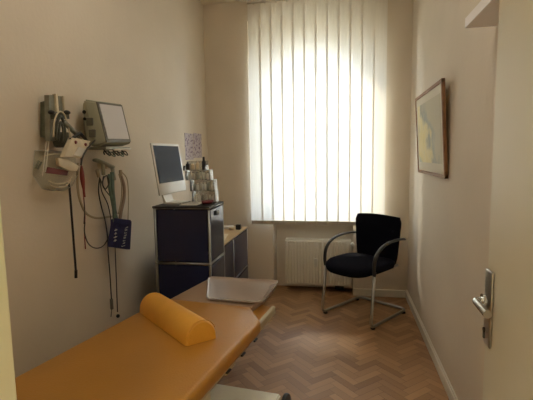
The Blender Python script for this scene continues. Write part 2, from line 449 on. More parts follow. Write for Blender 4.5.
# ---------------------------------------------------------------- vertical blind
blind = thing('vertical_blind', 'white fabric vertical blind hanging in front of the bright arched window', 'blind', (0, 4.07, 2.86))
BX0, BX1, BT, BB = -.915, .381, 2.84, .722
b = bmn(); box(b, BX0, BX1, 4.045, 4.095, BT, 2.882, .003); part('head_rail', b, 'trim', blind)
ns = 12; pitch = (BX1-BX0-.02)/ns
for i in range(ns):
    xc = BX0+.01+pitch*(i+.5); w = .127; a = radians(5)
    b = bmn(); K = 8; rows = []
    for z in (BB, BB+.7, BB+1.4, BT):
        row = []
        for k in range(K+1):
            t = (k/K-.5); u = t*w; bow = .002*(1-(2*t)**2)
            row.append(b.verts.new((xc+u*cos(a), 4.07-u*sin(a)-bow, z)))
        rows.append(row)
    for A, B in zip(rows, rows[1:]):
        for k in range(K): b.faces.new([A[k], A[k+1], B[k+1], B[k]])
    s = part('slat', b, 'blind', blind, True)
    b = bmn(); box(b, -w/2+.002, w/2-.002, -.0025, .0025, BB-.012, BB+.028, .001, 1, Matrix.Translation((xc, 4.0665, 0)) @ Matrix.Rotation(-a, 4, 'Z'))
    part('bottom_weight', b, 'weight', s)
    b = bmn(); box(b, xc-.008, xc+.008, 4.062, 4.078, BT-.012, BT+.001); part('slat_clip', b, 'white_plastic', s)
b = bmn(); tube(b, [(BX0+.02, 4.058, BB-.008), (BX1-.02, 4.058, BB-.008)], .0016, 6); part('bead_chain', b, 'white_plastic', blind)

# ---------------------------------------------------------------- radiator
rx0, rx1, ry0, ry1, rz0, rz1 = -.59, .075, 4.165, 4.255, .075, .54
rad = thing('radiator', 'cream panel radiator with vertical flutes in the niche under the window', 'radiator', ((rx0+rx1)/2, 4.21, 0))
b = bmn(); prof = []
nf = 20; wv = (rx1-rx0-.05)/nf
pts = [(rx0+.025, ry0+.004)]
for i in range(nf):
    x = rx0+.025+wv*i
    pts += [(x+wv*.12, ry0+.004), (x+wv*.3, ry0-.006), (x+wv*.7, ry0-.006), (x+wv*.88, ry0+.004)]
pts += [(rx1-.025, ry0+.004), (rx1-.025, ry0+.02), (rx0+.025, ry0+.02)]
prism(b, pts, 'z', rz0+.02, rz1-.022)
box(b, rx0, rx0+.025, ry0-.004, ry1, rz0, rz1-.006, .004); box(b, rx1-.025, rx1, ry0-.004, ry1, rz0, rz1-.006, .004)
box(b, rx0, rx1, ry0, ry0+.02, rz1-.024, rz1-.004, .003); box(b, rx0, rx1, ry0, ry0+.02, rz0, rz0+.022, .003)
box(b, rx0+.02, rx1-.02, ry1-.015, ry1, rz0+.01, rz1-.01)
part('panel', b, 'radiator', rad)
b = bmn()
box(b, rx0+.002, rx1-.002, ry0+.002, ry0+.012, rz1-.004, rz1+.004); box(b, rx0+.002, rx1-.002, ry1-.012, ry1-.002, rz1-.004, rz1+.004)
for i in range(34):
    x = rx0+.012+i*(rx1-rx0-.024)/33; box(b, x-.003, x+.003, ry0+.012, ry1-.012, rz1-.004, rz1+.002)
part('top_grille', b, 'radiator', rad)
b = bmn(); tube(b, [(rx1-.005, 4.205, rz1-.03), (rx1+.008, 4.205, rz1-.03), (rx1+.014, 4.17, rz1-.03)], .008, 10)
v = part('radiator_valve', b, 'steel', rad, True)
b = bmn(); lathe(b, [(.012, 0), (.019, .006), (.021, .03), (.019, .052), (.012, .058)], (rx1+.012, 4.112, rz1-.03), 'y', 20)
part('thermostat_knob', b, 'white_plastic', v, 'auto')
b = bmn(); box(b, -.292, -.258, ry0-.026, ry0-.004, .27, .355, .004); part('heat_meter', b, 'white_plastic', rad)
b = bmn()
tube(b, fillet([(rx1-.09, 4.21, rz0+.012), (rx1-.09, 4.21, .03), (rx1-.09, 4.36, .03)], .02), .009, 10)
tube(b, fillet([(rx1-.14, 4.21, rz0+.012), (rx1-.14, 4.21, .03), (rx1-.14, 4.36, .03)], .02), .009, 10)
part('supply_pipe', b, 'steel', rad, True)
b = bmn(); box(b, rx1-.16, rx1-.07, 4.185, 4.235, .035, .075, .004); part('pipe_block', b, 'black', rad)
for x in (rx0+.1, rx1-.2):
    b = bmn(); box(b, x-.012, x+.012, ry1-.003, 4.341, .3, .33); part('wall_bracket', b, 'radiator', rad)

# ---------------------------------------------------------------- chair (local frame, +y is the chair's back)
ch = thing('visitor_chair', 'black upholstered cantilever armchair with chrome tube frame beside the radiator', 'chair', (.185, 3.66, 0), radians(-36.5))
hw, R0 = .245, .0125
def lp(name, bm, m, par=ch, sm=False): return obj(name, bm, m, par, sm)
b = bmn()
zt = .022
path = fillet([(-hw, -.235, .452), (-hw-.002, -.285, zt), (-hw+.005, .28, zt), (hw-.005, .28, zt), (hw+.002, -.285, zt), (hw, -.235, .452)], .055, 8)
tube(b, path, R0, 14)
# under-seat support tubes
tube(b, fillet([(-hw, -.235, .452), (-hw+.02, -.20, .455), (-hw+.03, .17, .440)], .03), .011, 10)
tube(b, fillet([(hw, -.235, .452), (hw-.02, -.20, .455), (hw-.03, .17, .440)], .03), .011, 10)
tube(b, [(-hw+.03, .10, .442), (hw-.03, .10, .442)], .011, 10)
frame = lp('frame', b, 'tube', ch, True)
for sx in (-1, 1):
    for y in (-.245, .235):
        b = bmn(); lathe(b, [(.017, 0), (.019, .004), (.019, .013), (.014, .016)], (sx*(hw-.003), y, 0), 'z', 16)
        lp('foot_pad', b, 'black', frame, True)
for sx in (-1, 1):
    b = bmn()
    p = smooth_path([(sx*hw, -.240, .435), (sx*(hw+.002), -.248, .50), (sx*(hw+.004), -.225, .585), (sx*(hw+.006), -.15, .645), (sx*(hw+.006), -.04, .672), (sx*(hw+.004), .09, .676), (sx*(hw), .20, .668), (sx*(hw-.018), .255, .655)], sub=6)
    tube(b, p, .010, 12, .016)
    lp('armrest', b, 'armblack', ch, True)
# seat cushion: rounded superellipse
def cushion(bm, ax, ay, cz, h, n=40, p=4.0, dome=.012, cy=0, front=.0):
    rings = []
    prof = [(0.0, -1), (.55, -1), (.90, -.96), (.975, -.7), (1.0, -.1), (.985, .45), (.93, .85), (.8, 1.0), (.45, 1.0), (0.0, 1.0)]
    for s, t in prof:
        if s == 0: rings.append([bm.verts.new((0, cy, cz+h*t+(dome if t > 0 else 0)))]); continue
        ring = []
        for k in range(n):
            a = 2*pi*k/n; c_, s_ = cos(a), sin(a)
            x = ax*s*math.copysign(abs(c_)**(2/p), c_); y = ay*s*math.copysign(abs(s_)**(2/p), s_)
            z = cz+h*t+(dome*(1-s) if t > .9 else 0) - (front*max(0, -y/ay-.55)**1.0 if y < 0 else 0) + .012*(x/ax)**2
            ring.append(bm.verts.new((x, y+cy, z)))
        rings.append(ring)
    for A, B in zip(rings, rings[1:]):
        if len(A) == 1:
            for k in range(n): bm.faces.new([A[0], B[k], B[(k+1) % n]])
        elif len(B) == 1:
            for k in range(n): bm.faces.new([A[k], A[(k+1) % n], B[0]])
        else:
            for k in range(n): bm.faces.new([A[k], A[(k+1) % n], B[(k+1) % n], B[k]])
b = bmn(); cushion(b, .250, .272, .455, .036, cy=-.075, front=.045, p=3.2)
lp('seat', b, 'fabric', ch, True)
# backrest: curved slab
b = bmn(); nu, nv = 14, 10
def back(u, v, f):     # u -1..1 , v 0..1
    w = .190+.044*v**.8
    w *= 1-.10*max(0, (v-.8)/.2)**3-.12*max(0, (.25-v)/.25)**2
    z = .40+.45*v + .018*(1-u*u)*v
    y = .150+.035*v-.035*(1-u*u) + .02*(1-v)**2
    return Vector((u*w, y+f*.034*(1 if abs(u) < .99 and 0 < v < 1 else .55), z))
F = [[b.verts.new(back(-1+2*i/nu, j/nv, 0)) for i in range(nu+1)] for j in range(nv+1)]
G = [[b.verts.new(back(-1+2*i/nu, j/nv, 1)) for i in range(nu+1)] for j in range(nv+1)]
for j in range(nv):
    for i in range(nu):
        b.faces.new([F[j][i], F[j][i+1], F[j+1][i+1], F[j+1][i]]); b.faces.new([G[j][i], G[j+1][i], G[j+1][i+1], G[j][i+1]])
for i in range(nu):
    b.faces.new([F[0][i], G[0][i], G[0][i+1], F[0][i+1]]); b.faces.new([F[nv][i], F[nv][i+1], G[nv][i+1], G[nv][i]])
for j in range(nv):
    b.faces.new([F[j][0], F[j+1][0], G[j+1][0], G[j][0]]); b.faces.new([F[j][nu], G[j][nu], G[j+1][nu], F[j+1][nu]])
lp('backrest', b, 'fabric', ch, 'auto')

# ---------------------------------------------------------------- cabinets (navy steel panels in a chrome tube grid)
def cabinet(name, label, x0, x1, ys, zs, top, extra=None):
    root = thing(name, label, 'cabinet', ((x0+x1)/2, (ys[0]+ys[-1])/2, 0))
    b = bmn(); r = .008
    for x in (x0, x1):
        for y in ys: tube(b, [(x, y, .03), (x, y, zs[-1])], r, 10)
        for z in zs: tube(b, [(x, ys[0], z), (x, ys[-1], z)], r, 10)
    for y in ys:
        for z in zs: tube(b, [(x0, y, z), (x1, y, z)], r, 10)
    for x in (x0, x1):
        for y in ys:
            for z in zs:
                bmesh.ops.create_uvsphere(b, u_segments=12, v_segments=8, radius=.0115, matrix=Matrix.Translation((x, y, z)))
    fr = part('tube_frame', b, 'cabtube', root, True)
    for x in (x0, x1):
        for y in (ys[0], ys[-1]):
            b = bmn(); lathe(b, [(.014, 0), (.016, .004), (.010, .012), (.007, .032)], (x, y, 0), 'z', 14); part('foot', b, 'black', root, True)
    for z0, z1 in zip(zs, zs[1:]):
        for y, sgn in ((ys[0], -1), (ys[-1], 1)):
            b = bmn(); box(b, x0+.012, x1-.012, y-.004, y+.004, z0+.012, z1-.012, .002); part('side_panel', b, 'navy', root)
        for ya, yb in zip(ys, ys[1:]):
            b = bmn(); box(b, x0-.004, x0+.004, ya+.012, yb-.012, z0+.012, z1-.012, .002); part('back_panel', b, 'navy', root)
            b = bmn(); box(b, x1-.006, x1+.008, ya+.013, yb-.013, z0+.014, z1-.014, .003); d = part('drawer', b, 'navy', root)
            b = bmn(); ym = (ya+yb)/2
            if z1 > 1: box(b, x1+.008, x1+.018, ym-.045, ym+.02, z1-.060, z1-.030, .004); part('drawer_handle', b, 'black', d)
    for ya, yb in zip(ys, ys[1:]):
        b = bmn(); box(b, x0-.010, x1+.008, ya-.010 if ya == ys[0] else ya, yb+.010 if yb == ys[-1] else yb, zs[-1]+.0005, zs[-1]+.0105, .001); part('top_panel', b, top, root)
    b = bmn(); box(b, x0+.012, x1-.012, ys[0]+.012, ys[-1]-.012, zs[0]-.004, zs[0]+.004); part('bottom_panel', b, 'navy', root)
    return root
CT, CL = 1.083, .733
tall = cabinet('tall_drawer_cabinet', 'tall navy blue steel drawer cabinet with chrome tube edges, under the computer', -1.165, -.812, (2.425, 2.715), (.04, .383, .733, CT), 'ctop')
low = cabinet('low_cabinet', 'low navy blue steel cabinet with beige top between tall cabinet and window wall', -1.25, -.885, (2.75, 3.235, 3.72), (.04, .383, CL), 'beige_top')
b = bmn(); box(b, -.803, -.8015, 2.545, 2.60, 1.03, 1.055); 
o = part('label_holder', b, 'paper', tall); o['label'] = 'white label card on the top drawer'

CTT, CLT = CT+.0115, CL+.0115
# ---------------------------------------------------------------- computer
im = thing('desktop_computer', 'white all-in-one desktop computer with dark screen standing on the tall cabinet', 'computer', (-1.12, 2.60, CTT))
# body axes: width along +y, tilted back 8 degrees, facing +x
tilt = radians(-8); yaw = radians(2)
MT = Matrix.Translation((-1.136, 2.450, CTT+.062)) @ Matrix.Rotation(radians(-2), 4, 'Z') @ Matrix.Rotation(tilt, 4, 'Y')
Wm, Hm = .415, .335
b = bmn(); box(b, -.010, 0, 0, Wm, 0, Hm, .004, 3, MT); box(b, -.034, -.008, .05, Wm-.03, .03, Hm-.03, .012, 3, MT); body = part('computer_body', b, 'imac', im, 'auto')
b = bmn(); box(b, -.004, .0012, .020, Wm-.020, .075, Hm-.016, 0, 2, MT); part('screen', b, 'imac_screen', body)
b = bmn()
q = [(-.045, 2.575, CTT+.008), (-.045, 2.745, CTT+.008)]
# aluminium foot: a bent plate
pl = [(-1.03, CTT), (-1.03, CTT+.007), (-1.134, CTT+.011), (-1.150, CTT+.05), (-1.180, CTT+.17), (-1.190, CTT+.17), (-1.158, CTT+.04), (-1.150, CTT)]
prism(b, pl, 'y', 2.53, 2.66)
part('stand', b, 'imac', im)
b = bmn(); box(b, -1.012, -.90, 2.455, 2.70, CTT, CTT+.004, .001, 1)
kb = obj('paper_sheet', b, 'paper'); tag(kb, 'white sheets of paper lying flat on the tall cabinet in front of the computer', 'paper')

# ---------------------------------------------------------------- acrylic rack with vials
rk = thing('vial_rack', 'clear acrylic stepped rack full of small grey vials behind the computer on the cabinet', 'rack', (-.93, 2.66, CTT))
b = bmn()
tiers = [(-.990, -.832, 0.0), (-1.000, -.838, .075), (-1.030, -.865, .148), (-1.045, -.895, .212)]
for x0_, x1_, z in tiers:
    box(b, x0_, x1_, 2.625, 2.695, CTT+z, CTT+z+.004)
for (x0_, x1_, z), zn in zip(tiers, (.075, .148, .212, .275)):
    box(b, x0_, x1_, 2.693, 2.697, CTT+z, CTT+zn)
    for x in (x0_, x1_): box(b, x-.002, x+.002, 2.625, 2.697, CTT+z, CTT+zn+(.004 if zn < .27 else -.03))
part('acrylic_shelving', b, 'acrylic', rk)
for zi, (x0_, x1_, z) in enumerate(tiers[:3]):
    for i in range(6):
        x = x0_+.018+i*(x1_-x0_-.036)/5; hh = random.uniform(.045, .060)
        b = bmn(); lathe(b, [(.0085, 0), (.0095, .003), (.0095, hh*.75), (.0045, hh*.82), (.0045, hh*.92)], (x, 2.65+random.uniform(-.006, .006), CTT+z+.004), 'z', 10)
        v = tag(obj('vial', b, ('glassy_grey', 'paper', 'metalgrey', 'glassy_grey')[(i+zi*2) % 4], None, True), 'small vial standing in the clear acrylic rack', 'vial', 'vials in the acrylic rack')
        b = bmn(); lathe(b, [(.006, hh*.92), (.0065, hh*.93), (.0065, hh)], (x, 2.65, CTT+z+.004), 'z', 10)
        obj('vial_cap', b, ('paper', 'black', 'cardcream')[(i*3+zi*2) % 3], v)
for i, (x, m_, h_, r_) in enumerate([(-1.025, 'black', .05, .013), (-.99, 'cardcream', .042, .015), (-.955, 'cardcream', .055, .012)]):
    b = bmn(); lathe(b, [(r_*.9, 0), (r_, .004), (r_, h_*.75), (r_*.5, h_*.85), (r_*.5, h_)], (x, 2.655, CTT+.2165), 'z', 14)
    tag(obj('bottle', b, m_, None, 'auto'), ['squat black bottle at the left end of the rack top', 'wide cream bottle in the middle of the rack top', 'taller cream bottle on the rack top left of the slim black bottle'][i], 'bottle', 'bottles on the rack top')
b = bmn(); lathe(b, [(.012, 0), (.013, .004), (.013, .05), (.008, .062), (.007, .085)], (-.912, 2.655, CTT+.2165), 'z', 14)
tag(obj('black_bottle', b, 'black', None, 'auto'), 'slim black bottle at the right end of the rack top', 'bottle', 'bottles on the rack top')
# red things in front
b = bmn(); box(b, -.032, .032, -.018, .018, 0, .022, .007, 3, Matrix.Translation((-.865, 2.555, CTT+.001)) @ Matrix.Rotation(.5, 4, 'Z'))
tag(obj('red_case', b, 'redstuff', None, 'auto'), 'small dark red case lying on the front corner of the tall cabinet', 'case')
b = bmn(); tube(b, smooth_path([(-.845, 2.60, CTT+.012), (-.855, 2.62, CTT+.012), (-.885, 2.61, CTT+.012), (-.88, 2.585, CTT+.012)], True), .009, 10, closed=True)
tag(obj('red_band', b, 'redstuff', None, True), 'coiled dark red rubber band beside the red case on the tall cabinet', 'band')

# low cabinet items
b = bmn(); box(b, -.05, .05, -.035, .035, 0, .022, .004, 2, Matrix.Translation((-1.03, 3.62, CLT)) @ Matrix.Rotation(.3, 4, 'Z'))
tag(obj('white_box', b, 'paper', None), 'flat white box lying on the beige top of the low cabinet', 'box')
b = bmn(); box(b, -.022, .022, -.022, .022, 0, .045, .005, 2, Matrix.Translation((-.925, 3.58, CLT)))
bb = tag(obj('black_box', b, 'black', None), 'small black box on the front edge of the low cabinet', 'box')
b = bmn(); lathe(b, [(.020, 0), (.022, .003), (.022, .02), (.019, .024)], (-.985, 3.56, CLT), 'z', 18)
tag(obj('tape_roll', b, 'cardcream', None, 'auto'), 'small cream roll standing between white box and black box', 'tape')
b = bmn(); box(b, -.09, .09, -.13, .13, 0, .004, .001, 1, Matrix.Translation((-1.02, 3.20, CLT)) @ Matrix.Rotation(.15, 4, 'Z'))
tag(obj('paper_sheet', b, 'cardcream', None), 'cream paper lying on the low cabinet near the tall cabinet', 'paper')

# ---------------------------------------------------------------- note on the wall
b = bmn(); box(b, XL, XL+.002, 3.515, 3.72, 1.37, 1.605); box(b, XL, XL+.002, 3.735, 3.95, 1.385, 1.615)
tag(obj('wall_note', b, 'note', None, origin=(XL, 3.73, 1.49)), 'pair of lilac printed sheets pinned to the left wall above the computer', 'poster')

# ---------------------------------------------------------------- exam couch
dh = Vector((.1231, .9924, 0)); pp = Vector((.9924, -.1231, 0))
SL = -.0484
def BZ(v): return .65+SL*(v-1.733)
def B3(u, v, z): return pp*u+dh*v+Vector((0, 0, z))
cr = thing('exam_couch', 'orange vinyl examination couch on a cream base along the left wall', 'examination couch', (-.72, 1.2, 0))
TH = .064
def slab(name, poly, zf, th, m, par, bev=.022, uvz=0):
    b = bmn()
    T = [b.verts.new(B3(u, v, zf(v))) for u, v in poly]; U = [b.verts.new(B3(u, v, zf(v)-th)) for u, v in poly]
    n = len(poly); ft = b.faces.new(T); fb = b.faces.new(U[::-1])
    for i in range(n): b.faces.new([T[i], U[i], U[(i+1) % n], T[(i+1) % n]])
    bmesh.ops.recalc_face_normals(b, faces=b.faces)
    es = [e for e in b.edges]
    bmesh.ops.bevel(b, geom=es, offset=bev, segments=5, affect='EDGES', profile=.55)
    o = part(name, b, m, par, True)
    o.modifiers.new('es', 'EDGE_SPLIT').split_angle = radians(40)
    return o
UL, UR = -1.205, -.588
slab('mattress', [(UL, .42), (UR, .42), (UR, 1.745), (-.70, 1.925), (-1.165, 1.93), (UL, 1.87)], BZ, TH, 'yellow', cr, .024)
V0 = 1.915
def FZ(v): return BZ(V0)+.0-.002+.085*(v-V0)
ft = slab('foot_cushion', [(-1.165, V0), (-.695, V0), (-.67, 2.22), (-1.085, 2.23)], FZ, .05, 'footv', cr, .008)
ft['label'] = 'taupe covered foot section'
# yellow side wedge under the plate
slab('side_wedge', [(-.70, 1.90), (-.615, 1.79), (-.625, 2.02), (-.69, 2.06)], lambda v: BZ(v)-.028, .03, 'yellow', cr, .006)
# rails below
def bar(name, u0, u1, v0, v1, z0, z1, m, par, bev=.004, zf=None):
    b = bmn()
    zf = zf or (lambda v: 0)
    vs = []
    c = [(u0, v0), (u1, v0), (u1, v1), (u0, v1)]
    T = [b.verts.new(B3(u, v, zf(v)+z1)) for u, v in c]; U = [b.verts.new(B3(u, v, zf(v)+z0)) for u, v in c]
    b.faces.new(T); b.faces.new(U[::-1])
    for i in range(4): b.faces.new([T[i], U[i], U[(i+1) % 4], T[(i+1) % 4]])
    bmesh.ops.recalc_face_normals(b, faces=b.faces)
    if bev: bmesh.ops.bevel(b, geom=list(b.edges), offset=bev, segments=2, affect='EDGES')
    return part(name, b, m, par)
rel = lambda v: BZ(v)-TH
bar('side_rail', -.622, -.600, .46, 2.02, -.030, .012, 'rail', cr, .004, lambda v: rel(v) if v < 1.7 else rel(v)+.035)
bar('side_rail', -1.19, -1.155, .46, 2.05, -.045, -.003, 'rail', cr, .004, rel)
bar('cross_rail', -1.19, -.60, .50, .54, -.045, -.003, 'rail', cr, .004, rel)
bar('cross_rail', -1.15, -.63, 1.55, 1.60, -.045, -.003, 'rail', cr, .004, rel)
for v in (1.68, 1.525, 1.37):
    c = bar('bed_clip', -.600, -.588, v-.020, v+.020, -.008, -.001, 'black', cr, .003, rel)
# columns and base
for v in (.95, 1.55):
    bar('lift_column', -1.0, -.80, v-.09, v+.09, .12, .50, 'cream_metal', cr, .006)
    bar('column_head', -1.12, -.66, v-.05, v+.05, .50, BZ(v)-TH-.047, 'rail', cr, .004)
bar('base', -1.17, -.572, .62, 2.0, .085, .152, 'cream_metal', cr, .008)
for u, v in ((-.545, 1.99), (-1.19, 1.93), (-.55, .72), (-1.19, .72)):
    b = bmn(); c = B3(u, v, .077)
    lathe(b, [(.050, -.013), (.073, -.012), (.077, -.006), (.077, .006), (.073, .012), (.050, .013)], (0, 0, 0), 'x', 26)
    bmesh.ops.transform(b, matrix=Matrix.Translation(c) @ Matrix.Rotation(-.124, 4, 'Z'), verts=b.verts)
    w = part('wheel', b, 'black', cr, 'auto')
    b = bmn(); lathe(b, [(.018, -.015), (.020, .0), (.018, .015)], (0, 0, 0), 'x', 16)
    bmesh.ops.transform(b, matrix=Matrix.Translation(c) @ Matrix.Rotation(-.124, 4, 'Z'), verts=b.verts)
    part('wheel_hub', b, 'steel', w)
# clear plastic plate lying over the foot end
b = bmn()
corn = [(-.955, 1.935), (-.640, 1.932), (-.640, 2.236), (-1.085, 2.235)]
pts = []
for i in range(4):
    p = Vector(corn[i]); a = Vector(corn[i-1])-p; c = Vector(corn[(i+1) % 4])-p; r = .035
    A = p+a.normalized()*r; C_ = p+c.normalized()*r
    for s in range(7):
        t = s/6; pts.append((1-t)**2*A+2*t*(1-t)*p+t*t*C_)
def pz(u, v): return FZ(v)+.006+.016*max(0, (u+.80)/.16)**1.5*.6
cen = Vector((-.83, 2.09))
rings = []
for s, dz in ((0, 0), (.35, 0), (.7, 0), (.93, 0), (.975, .003), (1.0, .009)):
    if s == 0: rings.append([b.verts.new(B3(cen.x, cen.y, pz(*cen)))]); continue
    rings.append([b.verts.new(B3(*(cen+(p-cen)*s), pz(*(cen+(p-cen)*s))+dz)) for p in pts])
n = len(pts)
for k in range(n): b.faces.new([rings[0][0], rings[1][k], rings[1][(k+1) % n]])
for A, B in zip(rings[1:], rings[2:]):
    for k in range(n): b.faces.new([A[k], A[(k+1) % n], B[(k+1) % n], B[k]])
o = obj('plastic_tray', b, 'plate', None, True, origin=B3(-.83, 2.09, FZ(2.09)+.004))
md = o.modifiers.new('sol', 'SOLIDIFY'); md.thickness = .0025; md.offset = 1
tag(o, 'clear plastic tray with rounded corners lying over the couch foot end', 'tray')

# ---------------------------------------------------------------- half round bolster
P1 = Vector((-.598, 1.463)); P2 = Vector((-.508, 1.570)); P3 = Vector((-.938, 1.776))
wd = (P2-P1).length; ax = (P3-P1); Lr = ax.length+.05; ax.normalize(); side = Vector((-ax.y, ax.x))
if side.dot(P2-P1) < 0: side = -side
wd = (P2-P1).dot(side)
b = bmn(); n = 22; secs = []
hh_ = .088
def zb(p):
    v = p.x*dh.x+p.y*dh.y; return BZ(v)+.0015
for t, sc in ((0, .90), (.006, .97), (.018, 1.0), (Lr*.5, 1.0), (Lr-.018, 1.0), (Lr-.006, .97), (Lr, .90)):
    ring = []
    for k in range(n+1):
        a = pi*k/n; s = (1-cos(a))/2; hgt = sin(a)**.85
        p = P1+ax*t+side*(wd*.5+wd*(s-.5)*sc)
        ring.append(b.verts.new((p.x, p.y, zb(p)+hh_*hgt*sc)))
    for k in range(1, 8):
        p = P1+ax*t+side*(wd*.5+wd*(.5-k/8)*sc)
        ring.append(b.verts.new((p.x, p.y, zb(p))))
    secs.append(ring)
for A, B in zip(secs, secs[1:]):
    m_ = len(A)
    for k in range(m_): b.faces.new([A[k], A[(k+1) % m_], B[(k+1) % m_], B[k]])
b.faces.new(secs[0]); b.faces.new(secs[-1])
mid = P1+ax*Lr/2+side*wd/2
rl = thing('half_round_bolster', 'half round orange bolster lying crosswise on the couch mattress', 'bolster', (mid.x, mid.y, zb(mid)))
part('bolster_body', b, 'roll', rl, 'auto')
b = bmn()
p = [P1+ax*(-.0005)+side*(wd*(.5+(k/20-.5)*.93)) for k in range(21)]
tube(b, [(P1.x+ax.x*.004+side.x*wd*s, P1.y+ax.y*.004+side.y*wd*s, zb(P1)+hh_*1.0*sin(math.acos(1-2*s))**.85*.975) for s in [i/20 for i in range(1, 20)]], .0016, 6)
part('piping', b, 'roll', rl, True)

# ---------------------------------------------------------------- picture on the right wall
pf = thing('framed_picture', 'walnut framed pale yellow watercolour hanging on the right wall, leaning forward', 'picture', (.595, 3.075, 1.246))
pf.rotation_euler = (0, 0, 0)
y0p, y1p, Hp = -.46, .46, .582
def lean(bm): bmesh.ops.transform(bm, matrix=Matrix.Rotation(radians(-3.4), 4, 'Y'), verts=bm.verts); return bm
fw, fd = .022, .020
b = bmn()
box(b, -fd/2, fd/2, y0p, y0p+fw, 0, Hp, .002); box(b, -fd/2, fd/2, y1p-fw, y1p, 0, Hp, .002)
box(b, -fd/2, fd/2, y0p, y1p, 0, fw, .002); box(b, -fd/2, fd/2, y0p, y1p, Hp-fw, Hp, .002)
obj('picture_frame', lean(b), 'walnut', pf)
b = bmn(); box(b, -.004, .006, y0p+.01, y1p-.01, .01, Hp-.01); obj('picture_mat', lean(b), 'mount', pf)
b = bmn(); box(b, -.0045-.001, -.004, y0p+.075, y1p-.075, .085, Hp-.075)
bmesh.ops.translate(b, verts=b.verts, vec=(0, 0, -Hp/2)); bmesh.ops.transform(b, matrix=Matrix.Identity(4), verts=b.verts)
bmesh.ops.translate(b, verts=b.verts, vec=(0, 0, Hp/2))
obj('picture_print', lean(b), 'art', pf)

# ---------------------------------------------------------------- wall shelf top right
sh = thing('wall_shelf', 'white narrow shelf board high on the right wall above the door', 'shelf', (.55, 1.5, 1.91))
b = bmn(); box(b, .488, XR, 1.0, 1.912, 1.908, 1.948, .002); part('shelf_board', b, 'shelf', sh)
for y in (1.2, 1.72):
    b = bmn(); box(b, .59, XR, y-.008, y+.008, 1.85, 1.908); part('shelf_bracket', b, 'steel', sh)

# ---------------------------------------------------------------- medical kit on the left wall
def wt(name, pts, prot_r, m, label, cat, group=None, seg=8, smoothp=True):
    b = bmn(); tube(b, smooth_path(pts) if smoothp else pts, prot_r*(1.25 if name == 'hanging_cable' else 1), seg); return tag(obj(name, b, m, None, True), label, cat, group)

# rail box
mt = thing('wall_mount_rail', 'grey green metal equipment mount screwed to the left wall, topmost of the medical kit', 'mount', (XL, 1.75, 1.5))
q = [(-1.376, 1.7391, 1.6592), (-1.376, 1.8083, 1.6814), (-1.376, 1.7889, 1.4924), (-1.376, 1.7227, 1.4992)]
b = bmn(); prism(b, [(p[1], p[2]) for p in q], 'x', XL, XL+.035, .003); part('mount_plate', b, 'plategreen', mt)
for qq, d0, d1, m_ in (([(-1.326, 1.7244, 1.6867), (-1.326, 1.7649, 1.6922), (-1.326, 1.757, 1.4809), (-1.326, 1.7097, 1.4795)], .035, .06, 'metalgrey'), ([(-1.316, 1.759, 1.6955), (-1.316, 1.7729, 1.6974), (-1.316, 1.7744, 1.6107), (-1.316, 1.7569, 1.6091)], .05, .07, 'cardcream'), ([(-1.326, 1.7889, 1.6908), (-1.326, 1.8246, 1.6932), (-1.326, 1.8244, 1.6205), (-1.326, 1.7883, 1.617)], .035, .06, 'metalgrey'), ([(-1.316, 1.8111, 1.6934), (-1.316, 1.8206, 1.6946), (-1.316, 1.8217, 1.6199), (-1.316, 1.8129, 1.6191)], .05, .07, 'cardcream')):
    b = bmn(); prism(b, [(p[1], p[2]) for p in qq], 'x', XL+d0, XL+d1, .001, 1); part('upright', b, m_, mt)
b = bmn()
q = [(-1.306, 1.7237, 1.6101), (-1.306, 1.8225, 1.6197), (-1.306, 1.8266, 1.5871), (-1.306, 1.7272, 1.579)]; prism(b, [(p[1], p[2]) for p in q], 'x', XL+.035, XL+.085, .002); part('clamp_bar', b, 'darkgrey', mt)
for c in [(-1.286, 1.6938, 1.6044), (-1.286, 1.8017, 1.6147)]:
    b = bmn(); bmesh.ops.create_uvsphere(b, u_segments=14, v_segments=10, radius=.013, matrix=Matrix.Translation(c) @ Matrix.Diagonal((1, 1.5, .8, 1)))
    b2 = part('clamp_knob', b, 'black', mt, True)
# beige loop hanging from the clamp and dark tubes behind it
wt('looped_tube', [(-1.281, 1.6892, 1.4957), (-1.281, 1.6985, 1.5538), (-1.281, 1.7194, 1.5955), (-1.281, 1.7452, 1.6136), (-1.281, 1.7723, 1.6048), (-1.281, 1.7902, 1.5695), (-1.281, 1.8066, 1.5144), (-1.281, 1.8107, 1.4816)], .0035, 'cardcream', 'cream tube looped over the clamp of the wall mount', 'tube')
wt('dark_tube', [(-1.291, 1.7179, 1.4835), (-1.291, 1.7312, 1.5474), (-1.291, 1.7487, 1.5849), (-1.291, 1.7699, 1.5866), (-1.291, 1.783, 1.5414), (-1.291, 1.7877, 1.4811)], .006, 'darkgrey', 'grey tube hanging inside the cream loop on the mount', 'tube')
wt('coiled_cord', [(-1.286, 1.7278, 1.4792), (-1.286, 1.7408, 1.5388), (-1.286, 1.7541, 1.5669), (-1.286, 1.7645, 1.531), (-1.286, 1.7517, 1.4753)], .005, 'darkgrey', 'thin dark cord hanging in the middle of the cream loop', 'cord')
# dark pot at bottom of mount
hb = thing('grey_holder_cup', 'dark grey cup below the cream loop, above the glove basket', 'cup', [(-1.316, 1.7792, 1.486)][0])
c = [(-1.316, 1.7828, 1.4862)][0]
b = bmn(); lathe(b, [(.020, -.035), (.030, -.030), (.036, .0), (.038, .035), (.033, .035), (.031, .0), (.018, -.026)], c, 'z', 20); part('cup_body', b, 'darkgrey', hb, 'auto')

